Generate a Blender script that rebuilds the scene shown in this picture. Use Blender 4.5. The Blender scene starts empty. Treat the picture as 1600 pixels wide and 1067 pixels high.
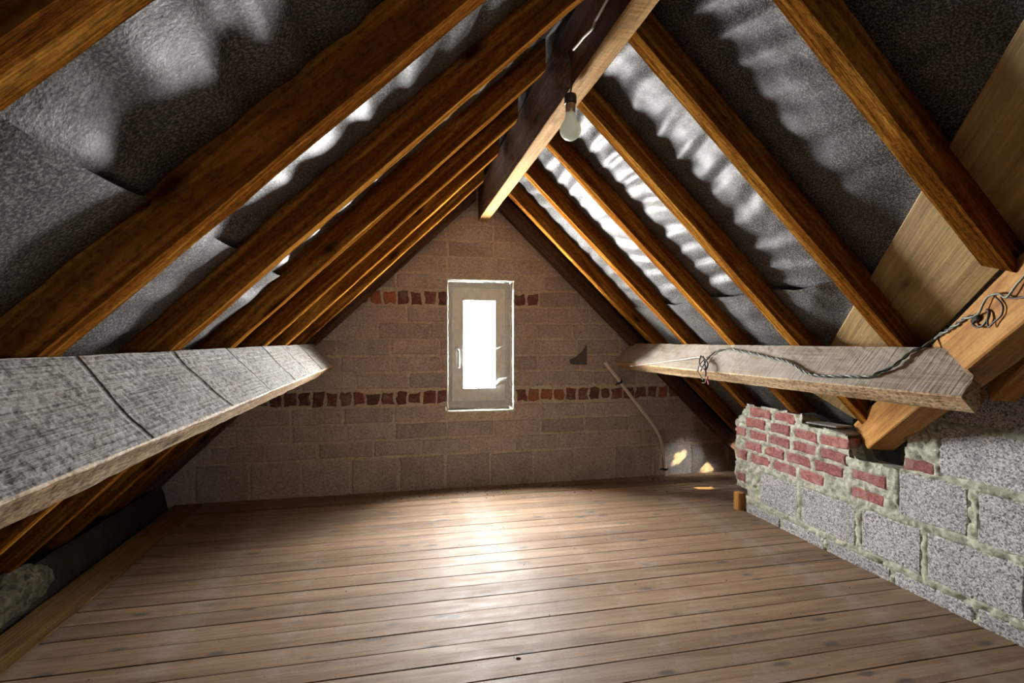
import bpy, math, random
from mathutils import Vector, Matrix, noise

random.seed(7)
scene = bpy.context.scene
COL = scene.collection
H = 1.1                      # metres per scene unit (the unit is the camera height)
YAW = 0.2187                 # camera turned a little to the right of the attic's long axis

# ------------------------------------------------------------------ camera
cam_d = bpy.data.cameras.new('camera')
cam = bpy.data.objects.new('camera', cam_d)
COL.objects.link(cam)
cam_d.sensor_width = 36.0
cam_d.lens = 36.0 * 820 / 1600
cam_d.clip_start = 0.02
cam.location = (0, 0, H)
cam.rotation_euler = (math.radians(90 - 0.17), 0, -YAW)
scene.camera = cam

# ------------------------------------------------------------------ sky, sun, exposure
world = bpy.data.worlds.new('overcast_sky')
scene.world = world
world.use_nodes = True
bg = world.node_tree.nodes['Background']
bg.inputs[0].default_value = (1.0, 0.985, 0.96, 1)
bg.inputs[1].default_value = 385.0

sun_d = bpy.data.lights.new('sun', 'SUN')
sun_d.energy = 24.0
sun_d.angle = 0.02
sun_d.color = (1.0, 0.74, 0.32)
sun = bpy.data.objects.new('sun', sun_d)
COL.objects.link(sun)
SUN_TO = Vector((0.70, -0.35, 0.60)).normalized()
sun.rotation_euler = SUN_TO.to_track_quat('Z', 'Y').to_euler()

def portal(name, loc, sx, sy, facing):
    d = bpy.data.lights.new(name, 'AREA')
    d.shape = 'RECTANGLE'; d.size = sx * H; d.size_y = sy * H
    d.cycles.is_portal = True
    o = bpy.data.objects.new(name, d); COL.objects.link(o)
    o.location = Vector(loc) * H
    o.rotation_euler = (math.radians(-90 if facing < 0 else 90), 0, 0)

portal('window_portal', (0.571, 3.72, 0.968), 0.26, 0.66, -1)
portal('rear_fill_portal', (0.53, -3.47, 0.925), 0.16, 0.17, 1)  # portal of the fill window added behind the viewer

vs = scene.view_settings
vs.view_transform = 'Standard'
vs.look = 'None'
vs.exposure = 0.0
vs.gamma = 1.0
vs.use_curve_mapping = False
scene.cycles.max_bounces = 10
scene.cycles.diffuse_bounces = 6
scene.cycles.sample_clamp_indirect = 8.0

# ------------------------------------------------------------------ geometry of the attic (in units of H)
XR = 0.585            # ridge line
Z0, T = 2.027, 0.96   # rafter underside: z = Z0 - T*|x - XR|
RD = 0.085            # rafter depth, square to the slope
RW = 0.062            # rafter width
CS = math.sqrt(1 + T * T)
FELT = RD * CS        # vertical offset from rafter underside to felt
D = 3.55              # far gable face
YREAR = -3.4
YNEAR = -1.6           # boards and blocks are laid out as far back as this
XW = 2.0              # face of the block wall on the right
VA, VD = Vector((1.675, 1.31)), Vector((0.5, 0.866))   # valley line in plan
WK = 0.5 * T / 0.866                                   # fall of the wing roof towards +y

def under(x): return Z0 - T * abs(x - XR)
def felt_z(x): return under(x) + FELT
def wing_z(y):
    return felt_z(XR) - WK * abs(y - YWING)
YWING = VA.y - (VA.x - XR) / VD.x * VD.y      # ridge of the wing roof
def valley_x(y): return XR + abs(y - YWING) * VD.x / VD.y   # far valley, mirrored behind the wing's ridge

CA, SA = math.cos(YAW), math.sin(YAW)
def ray(px, py):
    r = (px - 800) / 820.0
    return Vector((r * CA + SA, CA - r * SA, (531 - py) / 820.0))
EYE = Vector((0, 0, 1))
def on_plane(px, py, p, n):
    d = ray(px, py); n = Vector(n); p = Vector(p)
    return EYE + d * ((p - EYE).dot(n) / d.dot(n))

def nz(x, y=0.0, z=0.0): return noise.noise(Vector((x, y, z)))
def fbm(x, y=0.0, z=0.0):
    return nz(x, y, z) * .6 + nz(x * 2.1 + 5, y * 2.1, z * 2.1) * .28 + nz(x * 4.3, y * 4.3 + 9, z * 4.3) * .14

# ------------------------------------------------------------------ materials
def new_mat(name):
    m = bpy.data.materials.new(name); m.use_nodes = True
    nt = m.node_tree
    return m, nt, nt.nodes['Principled BSDF']

class G:
    def __init__(s, nt): s.nt = nt
    def n(s, t, **kw):
        nd = s.nt.nodes.new(t)
        for k, v in kw.items(): setattr(nd, k, v)
        return nd
    def l(s, a, b): s.nt.links.new(a, b)
    def coord(s, scale=(1, 1, 1), rnd=True):
        tc = s.n('ShaderNodeTexCoord')
        src = tc.outputs['Object']
        if rnd:
            oi = s.n('ShaderNodeObjectInfo')
            mul = s.n('ShaderNodeMath', operation='MULTIPLY'); mul.inputs[1].default_value = 37.0
            s.l(oi.outputs['Random'], mul.inputs[0])
            add = s.n('ShaderNodeVectorMath', operation='ADD')
            s.l(src, add.inputs[0]); s.l(mul.outputs[0], add.inputs[1])
            src = add.outputs[0]
        mp = s.n('ShaderNodeMapping')
        mp.inputs['Scale'].default_value = scale
        s.l(src, mp.inputs['Vector'])
        return mp.outputs[0]
    def noise(s, vec, scale, detail=5, rough=.55, dist=0.0):
        t = s.n('ShaderNodeTexNoise')
        t.inputs['Scale'].default_value = scale; t.inputs['Detail'].default_value = detail
        t.inputs['Roughness'].default_value = rough; t.inputs['Distortion'].default_value = dist
        s.l(vec, t.inputs['Vector'])
        return t.outputs[0]
    def vor(s, vec, scale, feature='F1', out='Distance', rnd=1.0):
        t = s.n('ShaderNodeTexVoronoi', feature=feature)
        t.inputs['Scale'].default_value = scale
        t.inputs['Randomness'].default_value = rnd
        s.l(vec, t.inputs['Vector'])
        return t.outputs[out]
    def ramp(s, fac, stops, mode='LINEAR'):
        r = s.n('ShaderNodeValToRGB'); cr = r.color_ramp; cr.interpolation = mode
        while len(cr.elements) < len(stops): cr.elements.new(0.5)
        for e, (p, c) in zip(cr.elements, stops):
            e.position = p; e.color = (*c, 1) if len(c) == 3 else c
        s.l(fac, r.inputs[0])
        return r.outputs[0]
    def mix(s, fac, a, b, mode='MIX'):
        m = s.n('ShaderNodeMix', data_type='RGBA', blend_type=mode)
        def put(sock, v):
            if isinstance(v, (int, float)): sock.default_value = v
            elif isinstance(v, tuple): sock.default_value = (*v, 1)
            else: s.l(v, sock)
        put(m.inputs[0], fac); put(m.inputs[6], a); put(m.inputs[7], b)
        return m.outputs[2]
    def math(s, op, a, b=None):
        m = s.n('ShaderNodeMath', operation=op)
        for i, v in enumerate((a, b)):
            if v is None: continue
            if isinstance(v, (int, float)): m.inputs[i].default_value = v
            else: s.l(v, m.inputs[i])
        return m.outputs[0]
    def bump(s, h, strength, dist, prev=None):
        b = s.n('ShaderNodeBump')
        b.inputs['Strength'].default_value = strength; b.inputs['Distance'].default_value = dist
        s.l(h, b.inputs['Height'])
        if prev is not None: s.l(prev, b.inputs['Normal'])
        return b.outputs[0]
    def tint(s, col, amount):
        oi = s.n('ShaderNodeObjectInfo')
        v = s.math('MULTIPLY_ADD', oi.outputs['Random'], amount * 2); v.node.inputs[2].default_value = 1 - amount
        hs = s.n('ShaderNodeHueSaturation')
        s.l(col, hs.inputs['Color']); s.l(v, hs.inputs['Value'])
        return hs.outputs[0]

def wood(name, dark, mid, light, rough=.65, bump=.6, grain=16.0, saw=0.0, spots=0.0, spec=.35, tint=.15, blotch=None, dist=.003, cracks=0):
    m, nt, p = new_mat(name); g = G(nt)
    v1 = g.coord((1.1, grain, grain))
    base = g.noise(v1, 1.6, 8, .6, .9)
    col = g.ramp(base, [(.28, dark), (.5, mid), (.72, light)])
    v2 = g.coord((2.5, 110, 110))
    fib = g.noise(v2, 1.0, 4, .6)
    col = g.mix(.55, col, g.ramp(fib, [(.30, (.35, .35, .35)), (.62, (1, 1, 1))]), 'MULTIPLY')
    v3 = g.coord((2.2, 7, 7))
    kn = g.vor(v3, 1.15)
    col = g.mix(g.ramp(kn, [(.06, (1, 1, 1)), (.17, (0, 0, 0))]), col, tuple(c * .45 for c in dark))
    if blotch:
        bv = g.coord((2.0, 3.5, 3.5))
        col = g.mix(g.ramp(g.noise(bv, 2.2, 5, .65), [(.42, (0, 0, 0)), (.62, (1, 1, 1))]), col, blotch)
    hgt = g.math('ADD', base, g.math('MULTIPLY', fib, .8))
    nrm = g.bump(hgt, bump, dist)
    if saw:
        sv = g.coord((85, 4, 4))
        sn = g.noise(sv, 1.0, 3, .6)
        nrm = g.bump(sn, saw, .004, nrm)
        col = g.mix(.35 * min(1, saw), col, g.ramp(sn, [(.35, (.45, .45, .45)), (.6, (1, 1, 1))]), 'MULTIPLY')
    if cracks:
        wv = g.n('ShaderNodeTexWave', wave_type='BANDS', bands_direction='X')
        wv.inputs['Scale'].default_value = cracks; wv.inputs['Distortion'].default_value = 5.0
        wv.inputs['Detail'].default_value = 3.0; wv.inputs['Detail Scale'].default_value = 1.2
        g.l(g.coord((1, 1, 1)), wv.inputs['Vector'])
        cm = g.ramp(wv.outputs['Fac'], [(.002, (1, 1, 1)), (.006, (0, 0, 0))])
        col = g.mix(cm, col, (.06, .05, .045))
        inv = g.math('SUBTRACT', 1.0, cm)
        nrm = g.bump(inv, .6, .008, nrm)
    if spots:
        pv = g.coord((60, 90, 90))
        pn = g.noise(pv, 1.0, 2, .5)
        col = g.mix(spots, col, g.ramp(pn, [(.36, (.25, .22, .2)), (.5, (1, 1, 1))]), 'MULTIPLY')
        nrm = g.bump(pn, spots, .004, nrm)
    col = g.tint(col, tint)
    g.l(col, p.inputs['Base Color']); g.l(nrm, p.inputs['Normal'])
    p.inputs['Roughness'].default_value = rough
    p.inputs['Specular IOR Level'].default_value = spec
    return m

M = {}
M['rafter'] = wood('rafter_pine', (.10, .028, .005), (.24, .085, .012), (.62, .30, .053), spots=.42, bump=.8, saw=.3, spec=.0, rough=.95)
M['verge'] = wood('verge_timber', (.06, .03, .018), (.11, .06, .038), (.17, .10, .065), spots=.4, spec=.05, rough=.9)
M['ridge'] = wood('ridge_timber', (.05, .022, .012), (.10, .045, .022), (.17, .085, .04), spots=.6, bump=1.0, rough=.6, spec=.15)
M['ridge_low'] = wood('ridge_underside_pine', (.32, .16, .05), (.46, .26, .09), (.60, .38, .16), spots=.2, saw=.5, spec=.05)  # paler than the beam's sides, used on its underside only
M['dusty_grey'] = wood('dusty_grey_timber', (.30, .29, .28), (.42, .42, .41), (.55, .55, .55), spots=.75, bump=1.0, grain=6, blotch=(.36, .34, .31), dist=.006, rough=.8, cracks=.75)
M['dusty_tan'] = wood('dusty_tan_timber', (.26, .20, .14), (.40, .33, .25), (.50, .44, .36), saw=1.0, bump=.6, grain=7, blotch=(.42, .38, .33), rough=.8)
M['raw_edge'] = wood('raw_sawn_edge', (.34, .20, .09), (.55, .38, .20), (.72, .56, .36), spots=.7, bump=1.0)
M['valley'] = wood('valley_pine', (.28, .115, .03), (.50, .24, .065), (.64, .37, .13), saw=.4, spec=.1, grain=12, spots=.15)
M['board'] = wood('valley_board_pine', (.30, .19, .07), (.42, .29, .12), (.52, .38, .18), grain=10, spots=.1)
M['edge_board'] = wood('edge_board_pine', (.13, .07, .025), (.22, .125, .045), (.30, .18, .07), grain=12, spec=.1)

def floor_mat():
    m, nt, p = new_mat('worn_floor_pine'); g = G(nt)
    v1 = g.coord((.7, 9, 9))
    base = g.noise(v1, 2.0, 8, .6, .8)
    col = g.ramp(base, [(.28, (.128, .080, .047)), (.5, (.205, .136, .084)), (.75, (.30, .212, .142))])
    fib = g.noise(g.coord((2, 140, 140)), 1.0, 4, .6)
    col = g.mix(.45, col, g.ramp(fib, [(.3, (.5, .5, .5)), (.6, (1, 1, 1))]), 'MULTIPLY')
    kn = g.vor(g.coord((4.5, 11, 11)), 1.0)
    col = g.mix(g.ramp(kn, [(.08, (1, 1, 1)), (.20, (0, 0, 0))]), col, (.085, .07, .06))
    pale = g.noise(g.coord((1, 1, 1), False), 3.0, 6, .7)
    col = g.mix(g.ramp(pale, [(.50, (0, 0, 0)), (.72, (.45, .45, .45))]), col, (.33, .30, .27))
    sp = g.noise(g.coord((1, 1, 1), False), 60, 2, .5)
    col = g.mix(g.ramp(sp, [(.70, (0, 0, 0)), (.74, (.7, .7, .7))]), col, (.06, .045, .04))
    col = g.tint(col, .14)
    g.l(col, p.inputs['Base Color'])
    rg = g.ramp(g.noise(g.coord((1, 4, 4)), 5, 5, .6), [(.3, (.52, .52, .52)), (.7, (.68, .68, .68))])
    g.l(rg, p.inputs['Roughness'])
    p.inputs['Specular IOR Level'].default_value = .17
    g.l(g.bump(g.math('ADD', base, fib), .35, .002), p.inputs['Normal'])
    return m
M['floor'] = floor_mat()

def felt_mat():
    m, nt, p = new_mat('bitumen_roofing_felt'); g = G(nt)
    v = g.coord((1, 1, 1), False)
    fine = g.noise(v, 210, 3, .65)
    big = g.noise(v, 7, 6, .65)
    col = g.ramp(fine, [(.38, (.004, .004, .004)), (.5, (.060, .060, .058)), (.62, (.28, .28, .27))])
    col = g.mix(.6, col, g.ramp(big, [(.3, (.45, .45, .45)), (.65, (1, 1, 1))]), 'MULTIPLY')
    g.l(col, p.inputs['Base Color'])
    p.inputs['Roughness'].default_value = .55
    p.inputs['Specular IOR Level'].default_value = .4
    g.l(g.bump(fine, .25, .002, g.bump(big, .4, .010)), p.inputs['Normal'])
    return m
M['felt'] = felt_mat()

def masonry(name, stops, scale, bump, extra=None, rough=.9, tint=.15, dist=.005, mul=None):
    m, nt, p = new_mat(name); g = G(nt)
    v = g.coord((1, 1, 1), True)
    vo = g.vor(v, scale, out='Color')
    bw = g.n('ShaderNodeRGBToBW'); g.l(vo, bw.inputs[0])
    fine = g.noise(v, scale * .6, 4, .7)
    f = g.math('ADD', g.math('MULTIPLY', bw.outputs[0], .5), g.math('MULTIPLY', fine, .5))
    col = g.ramp(f, stops)
    big = g.noise(v, 6, 5, .65)
    col = g.mix(.5, col, g.ramp(big, [(.32, (.6, .6, .6)), (.62, (1, 1, 1))]), 'MULTIPLY')
    if extra: col = g.mix(g.ramp(g.noise(v, 11, 6, .7), [(.50, (0, 0, 0)), (.60, (1, 1, 1))]), col, extra)
    col = g.tint(col, tint)
    g.l(col, p.inputs['Base Color'])
    p.inputs['Roughness'].default_value = rough
    p.inputs['Specular IOR Level'].default_value = .2
    g.l(g.bump(f, bump, dist, g.bump(big, .4, .01)), p.inputs['Normal'])
    return m
M['gable_block'] = masonry('brown_concrete_block', [(.25, (.29, .245, .215)), (.5, (.46, .395, .35)), (.75, (.60, .53, .475))], 150, .8)
M['gable_mortar'] = masonry('dusty_brown_mortar', [(.25, (.42, .36, .285)), (.5, (.60, .525, .425)), (.75, (.71, .64, .53))], 90, .6)
M['dark_brick'] = masonry('dark_red_brick', [(.25, (.10, .04, .033)), (.5, (.17, .07, .058)), (.75, (.24, .11, .09))], 120, .4, (.21, .165, .13), tint=.3)
M['orange_brick'] = masonry('orange_brick', [(.25, (.26, .08, .04)), (.5, (.40, .14, .07)), (.75, (.48, .20, .12))], 120, .4, (.25, .15, .11))
M['block'] = masonry('porous_grey_block', [(.28, (.08, .075, .08)), (.40, (.29, .28, .285)), (.53, (.47, .46, .465)), (.70, (.72, .71, .70))], 190, .8, dist=.006)
M['mortar'] = masonry('pale_lumpy_mortar', [(.25, (.24, .25, .19)), (.5, (.42, .43, .345)), (.75, (.56, .565, .47))], 60, .8, dist=.008)
M['pink_brick'] = masonry('pink_red_brick', [(.25, (.19, .065, .06)), (.5, (.32, .115, .105)), (.75, (.43, .19, .17))], 110, .5, (.36, .20, .18), tint=.2)
M['rubble'] = masonry('eaves_rubble', [(.25, (.04, .033, .022)), (.5, (.10, .085, .055)), (.75, (.18, .16, .11))], 40, .8)

def plain(name, c, rough=.5, metal=0.0, spec=.5, bump=0):
    m, nt, p = new_mat(name); g = G(nt)
    v = g.coord((1, 1, 1))
    n = g.noise(v, 25, 4, .6)
    g.l(g.ramp(n, [(.3, tuple(x * .8 for x in c)), (.7, c)]), p.inputs['Base Color'])
    p.inputs['Roughness'].default_value = rough
    p.inputs['Metallic'].default_value = metal
    p.inputs['Specular IOR Level'].default_value = spec
    if bump: g.l(g.bump(n, bump, .004), p.inputs['Normal'])
    return m
M['upvc'] = plain('cream_window_plastic', (.80, .82, .78), .4)
M['bead'] = plain('white_glazing_bead', (.80, .80, .76), .4)
M['foam'] = plain('white_sealing_foam', (.74, .72, .62), .9, bump=.8)
M['reveal'] = plain('cement_reveal', (.42, .38, .31), .9, bump=.5)
M['black'] = plain('black_bakelite', (.022, .018, .016), .4)
M['brass'] = plain('worn_lamp_cap', (.50, .44, .34), .35, metal=.9)
M['flex_dark'] = plain('dark_flex', (.035, .03, .026), .5)
M['flex_white'] = plain('off_white_flex', (.55, .52, .46), .5)
M['flex_green'] = plain('green_grey_flex', (.16, .21, .17), .45)
M['flex_blue'] = plain('blue_black_flex', (.03, .035, .06), .45)
M['flex_red'] = plain('red_flex_tip', (.45, .05, .08), .45)
M['conduit'] = plain('grey_pvc_conduit', (.84, .78, .68), .5)
M['slate'] = plain('dark_slate', (.07, .065, .068), .6)
M['shim'] = plain('grey_slate_shim', (.22, .20, .19), .8)
M['tape'] = plain('white_plastic_strip', (.75, .78, .78), .4)
M['dark'] = plain('dark_void', (.02, .016, .013), .95)
M['dark_kerb'] = plain('dark_tarred_kerb', (.035, .026, .018), .9, spec=.1, bump=.5)
M['crumb'] = plain('mortar_crumb', (.10, .07, .05), .9)

m, nt, p = new_mat('thin_window_glass'); g = G(nt)
tr = g.n('ShaderNodeBsdfTransparent'); gl = g.n('ShaderNodeBsdfGlossy')
gl.inputs['Roughness'].default_value = .03
mx = g.n('ShaderNodeMixShader'); mx.inputs[0].default_value = .05
g.l(tr.outputs[0], mx.inputs[1]); g.l(gl.outputs[0], mx.inputs[2])
g.l(mx.outputs[0], nt.nodes['Material Output'].inputs[0])
M['glass'] = m

m, nt, p = new_mat('frosted_bulb_glass')
p.inputs['Base Color'].default_value = (.66, .68, .60, 1)
p.inputs['Roughness'].default_value = .28
p.inputs['Subsurface Weight'].default_value = .4
p.inputs['Subsurface Radius'].default_value = (.03, .03, .03)
p.inputs['Coat Weight'].default_value = .5
g = G(nt)
tl = g.n('ShaderNodeBsdfTranslucent'); tl.inputs[0].default_value = (.80, .82, .74, 1)
mx = g.n('ShaderNodeMixShader'); mx.inputs[0].default_value = .5
g.l(p.outputs[0], mx.inputs[1]); g.l(tl.outputs[0], mx.inputs[2])
g.l(mx.outputs[0], nt.nodes['Material Output'].inputs[0])
M['bulb'] = m

# ------------------------------------------------------------------ builders
def mk(name, verts, faces, mat, parent=None, loc=None, smooth=False, mats=None, midx=None, mtx=None):
    me = bpy.data.meshes.new(name)
    me.from_pydata([tuple(Vector(v) * H) for v in verts], [], faces)
    if mats:
        for mm in mats: me.materials.append(mm)
        if midx: me.polygons.foreach_set('material_index', midx)
    else:
        me.materials.append(mat)
    if smooth: me.polygons.foreach_set('use_smooth', [True] * len(me.polygons))
    me.update()
    o = bpy.data.objects.new(name, me)
    COL.objects.link(o)
    if mtx is not None:
        mm = mtx.copy(); mm.translation = mtx.translation * H
        o.matrix_world = mm
    elif loc is not None:
        o.location = Vector(loc) * H
    if parent is not None: o.parent = parent
    return o

def empty(name, loc=(0, 0, 0)):
    o = bpy.data.objects.new(name, None); COL.objects.link(o)
    o.location = Vector(loc) * H
    o.empty_display_size = .05
    return o

def tag(o, label=None, cat=None, group=None, kind=None):
    if label: o['label'] = label
    if cat: o['category'] = cat
    if group: o['group'] = group
    if kind: o['kind'] = kind
    return o

def frame_mtx(p0, xdir, zdir):
    x = Vector(xdir).normalized()
    z = Vector(zdir); z = (z - x * z.dot(x)).normalized()
    y = z.cross(x)
    m = Matrix((x, y, z)).transposed().to_4x4()
    m.translation = Vector(p0)
    return m

def beam(name, p0, p1, w, d, zdir, mat, side_mats=None, seg=.05, rough=.0022, bev=.004, cut0=None, cut1=None, seed=0, parent=None):
    """Sawn timber along p0->p1 (p0, p1 on the centre line); w across, d along zdir.
    side_mats: materials for (top, right(-y), bottom, left(+y)); cut0/cut1: f(y, z) -> shift of the end along the length"""
    p0, p1 = Vector(p0), Vector(p1)
    L = (p1 - p0).length
    mtx = frame_mtx(p0, p1 - p0, zdir)
    hw, hd = w / 2, d / 2
    prof = []   # (y, z, side)
    def run(a, b, side, n):
        for i in range(n):
            t = i / n
            prof.append((a[0] + (b[0] - a[0]) * t, a[1] + (b[1] - a[1]) * t, side))
    nw, nd = max(2, int(w / .025)), max(2, int(d / .03))
    run((hw - bev, hd), (-hw + bev, hd), 0, nw); prof.append((-hw + bev, hd, 1))
    run((-hw, hd - bev), (-hw, -hd + bev), 1, nd); prof.append((-hw, -hd + bev, 2))
    run((-hw + bev, -hd), (hw - bev, -hd), 2, nw); prof.append((hw - bev, -hd, 2))
    run((hw, -hd + bev), (hw, hd - bev), 3, nd); prof.append((hw, hd - bev, 3))
    ns = max(3, int(L / seg))
    V, F, MI = [], [], []
    k = len(prof)
    for i in range(ns + 1):
        t = i / ns
        for (y, z, s) in prof:
            a = cut0(y, z) if cut0 else 0.0
            b = cut1(y, z) if cut1 else 0.0
            x = a + (L + b - a) * t
            q = (x * 5 + seed * 13.7, y * 14, z * 14)
            dn = rough * (fbm(*q) * 1.6 + nz(x * 40, y * 40 + seed, z * 40) * .5)
            sy = 0 if abs(y) < hw - bev * .5 else math.copysign(1, y)
            sz = 0 if abs(z) < hd - bev * .5 else math.copysign(1, z)
            V.append((x, y + dn * sy, z + dn * sz))
    for i in range(ns):
        for j in range(k):
            a, b = i * k + j, i * k + (j + 1) % k
            F.append((a, a + k, b + k, b)); MI.append(prof[j][2])
    F.append(tuple(range(k))); MI.append(4)
    F.append(tuple(reversed(range(ns * k, ns * k + k)))); MI.append(4)
    if side_mats:
        return mk(name, V, F, None, parent, mats=list(side_mats) + [mat], midx=MI, mtx=mtx)
    return mk(name, V, F, mat, parent, mtx=mtx)

def box(name, lo, hi, mat, parent=None, bev=.0):
    lo, hi = Vector(lo), Vector(hi)
    c = (lo + hi) / 2; h = (hi - lo) / 2
    if bev <= 0:
        V = [(sx * h.x, sy * h.y, sz * h.z) for sx in (-1, 1) for sy in (-1, 1) for sz in (-1, 1)]
        F = [(0, 1, 3, 2), (4, 6, 7, 5), (0, 4, 5, 1), (2, 3, 7, 6), (0, 2, 6, 4), (1, 5, 7, 3)]
        return mk(name, V, F, mat, parent, loc=c)
    V, F = [], []
    b = bev
    for sz, ins in ((-h.z, b), (-h.z + b, 0), (h.z - b, 0), (h.z, b)):
        for (sx, sy) in ((-1, -1), (1, -1), (1, 1), (-1, 1)):
            V += [(sx * (h.x - ins) - (0 if sx * sy > 0 else 0), sy * (h.y - ins), sz)]
    for i in range(3):
        for j in range(4):
            a, c2 = i * 4 + j, i * 4 + (j + 1) % 4
            F.append((a, c2, c2 + 4, a + 4))
    F.append((3, 2, 1, 0)); F.append((12, 13, 14, 15))
    return mk(name, V, F, mat, parent, loc=c)

def tube_geo(path, r, n=8, V=None, F=None):
    V = [] if V is None else V; F = [] if F is None else F
    path = [Vector(p) for p in path]
    base = len(V); k = len(path)
    up = None
    for i, p in enumerate(path):
        t = (path[min(i + 1, k - 1)] - path[max(i - 1, 0)]).normalized()
        if up is None: up = t.orthogonal().normalized()
        up = (up - t * up.dot(t)).normalized()
        s = t.cross(up)
        rr = r(i / (k - 1)) if callable(r) else r
        for j in range(n):
            a = 2 * math.pi * j / n
            V.append(p + (up * math.cos(a) + s * math.sin(a)) * rr)
    for i in range(k - 1):
        for j in range(n):
            a, b = base + i * n + j, base + i * n + (j + 1) % n
            F.append((a, b, b + n, a + n))
    F.append(tuple(base + j for j in reversed(range(n))))
    F.append(tuple(base + (k - 1) * n + j for j in range(n)))
    return V, F

def tube(name, path, r, mat, parent=None, n=8):
    o = Vector(path[0]) if parent is None else Vector((0, 0, 0))
    V, F = tube_geo([Vector(p) - o for p in path], r, n)
    return mk(name, V, F, mat, parent, loc=o, smooth=True)

def smooth_path(pts, n=8):
    pts = [Vector(p) for p in pts]; out = []
    for i in range(len(pts) - 1):
        a, b = pts[max(i - 1, 0)], pts[i]; c, d = pts[i + 1], pts[min(i + 2, len(pts) - 1)]
        for j in range(n):
            t = j / n
            out.append(.5 * ((2 * b) + (c - a) * t + (2 * a - 5 * b + 4 * c - d) * t * t + (3 * b - a - 3 * c + d) * t ** 3))
    out.append(pts[-1]); return out

def lathe(name, prof, mat, parent, loc=(0, 0, 0), n=24):
    V, F = [], []
    for (r, z) in prof:
        for j in range(n):
            a = 2 * math.pi * j / n
            V.append((r * math.cos(a), r * math.sin(a), z))
    for i in range(len(prof) - 1):
        for j in range(n):
            a, b = i * n + j, i * n + (j + 1) % n
            F.append((a, b, b + n, a + n))
    F.append(tuple(reversed(range(n)))); F.append(tuple(range((len(prof) - 1) * n, len(prof) * n)))
    o = mk(name, V, F, mat, parent, smooth=True)
    if loc != (0, 0, 0): o.location = Vector(loc) * H
    return o

def clip(poly, a, b, c):
    """keep a*x + b*y <= c"""
    out = []
    for i in range(len(poly)):
        p, q = poly[i], poly[(i + 1) % len(poly)]
        dp, dq = a * p[0] + b * p[1] - c, a * q[0] + b * q[1] - c
        if dp <= 0: out.append(p)
        if (dp < 0 < dq) or (dq < 0 < dp):
            t = dp / (dp - dq)
            out.append((p[0] + (q[0] - p[0]) * t, p[1] + (q[1] - p[1]) * t))
    return out

def piece(name, poly, back, front, to3, mat, parent, jit=.004, inset=.006):
    """a block or brick: outline poly in the wall's plane with uneven edges, from depth back to depth front"""
    ring = []
    for i in range(len(poly)):
        p, q = Vector(poly[i]), Vector(poly[(i + 1) % len(poly)])
        n = 3 if (q - p).length > .08 else 2
        for j in range(n):
            t = (j + (random.uniform(-.15, .15) if j else 0)) / n
            ring.append(p.lerp(q, t) + Vector((random.uniform(-jit, jit), random.uniform(-jit, jit))))
    k = len(ring)
    c = sum(ring, Vector((0, 0))) / k
    o3 = Vector(to3(c.x, c.y, front))
    def sh(p, ins):
        d = p - c
        return c + Vector((math.copysign(max(0, abs(d.x) - ins), d.x), math.copysign(max(0, abs(d.y) - ins), d.y)))
    s = 1 if front > back else -1
    V = [Vector(to3(p.x, p.y, back)) - o3 for p in ring]
    V += [Vector(to3(p.x, p.y, front - s * inset * .7)) - o3 for p in ring]
    V += [Vector(to3(*sh(p, inset), front + random.uniform(-.0015, .0015))) - o3 for p in ring]
    F = []
    for l in (0, 1):
        for j in range(k):
            a, b = l * k + j, l * k + (j + 1) % k
            F.append((a, b, b + k, a + k))
    F.append(tuple(range(2 * k, 3 * k)))
    return mk(name, V, F, mat, parent, loc=o3)

def grid(name, nu, nv, f, mat, parent=None, keep=None, smooth=True):
    V, F = [], []
    for i in range(nu + 1):
        for j in range(nv + 1):
            V.append(f(i / nu, j / nv))
    for i in range(nu):
        for j in range(nv):
            a = i * (nv + 1) + j
            q = (a, a + nv + 1, a + nv + 2, a + 1)
            if keep is None or keep((Vector(V[q[0]]) + Vector(V[q[2]])) / 2): F.append(q)
    used = sorted({v for q in F for v in q}); mp = {v: i for i, v in enumerate(used)}
    return mk(name, [V[v] for v in used], [tuple(mp[v] for v in q) for q in F], mat, parent, smooth=smooth)

# ================================================================== THE SETTING
# ---- floor: subfloor and boards running across the attic
floor = mk('floor', [(x, y, z) for x in (-1.75, 2.75) for y in (YREAR, D + .1) for z in (-.12, -.032)],
           [(0, 1, 3, 2), (4, 6, 7, 5), (0, 4, 5, 1), (2, 3, 7, 6), (0, 2, 6, 4), (1, 5, 7, 3)], M['dark'])
tag(floor, 'worn pine board floor of the attic', None, None, 'structure')
BP = .1
ylines = []
y = 1.62
while y > YNEAR + .3: y -= BP
while y < D:
    ylines.append(y); y += BP
HOLE = on_plane(810, 1030, (0, 0, 0), (0, 0, 1))
def board_mesh(x0, x1, w, seed, hole=None):
    n = 22
    V, F = [], []
    prof = [(-.5 * w, -.03), (-.5 * w, -.0012), (-.5 * w + .0015, 0), (0, .0006), (.5 * w - .0015, 0), (.5 * w, -.0012), (.5 * w, -.03)]
    k = len(prof)
    for i in range(n + 1):
        x = x0 + (x1 - x0) * i / n
        e = .0012 * nz(x * 3, seed * 7.3)
        for (yy, zz) in prof:
            V.append((x, yy + (.0011 * nz(x * 6, seed * 3.1 + (5 if yy > 0 else 0)) if abs(yy) > .03 else 0), zz + e))
    for i in range(n):
        for j in range(k - 1):
            a = i * k + j
            F.append((a, a + k, a + k + 1, a + 1))
    F.append(tuple(range(k))); F.append(tuple(reversed(range(n * k, n * k + k))))
    return V, F
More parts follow.
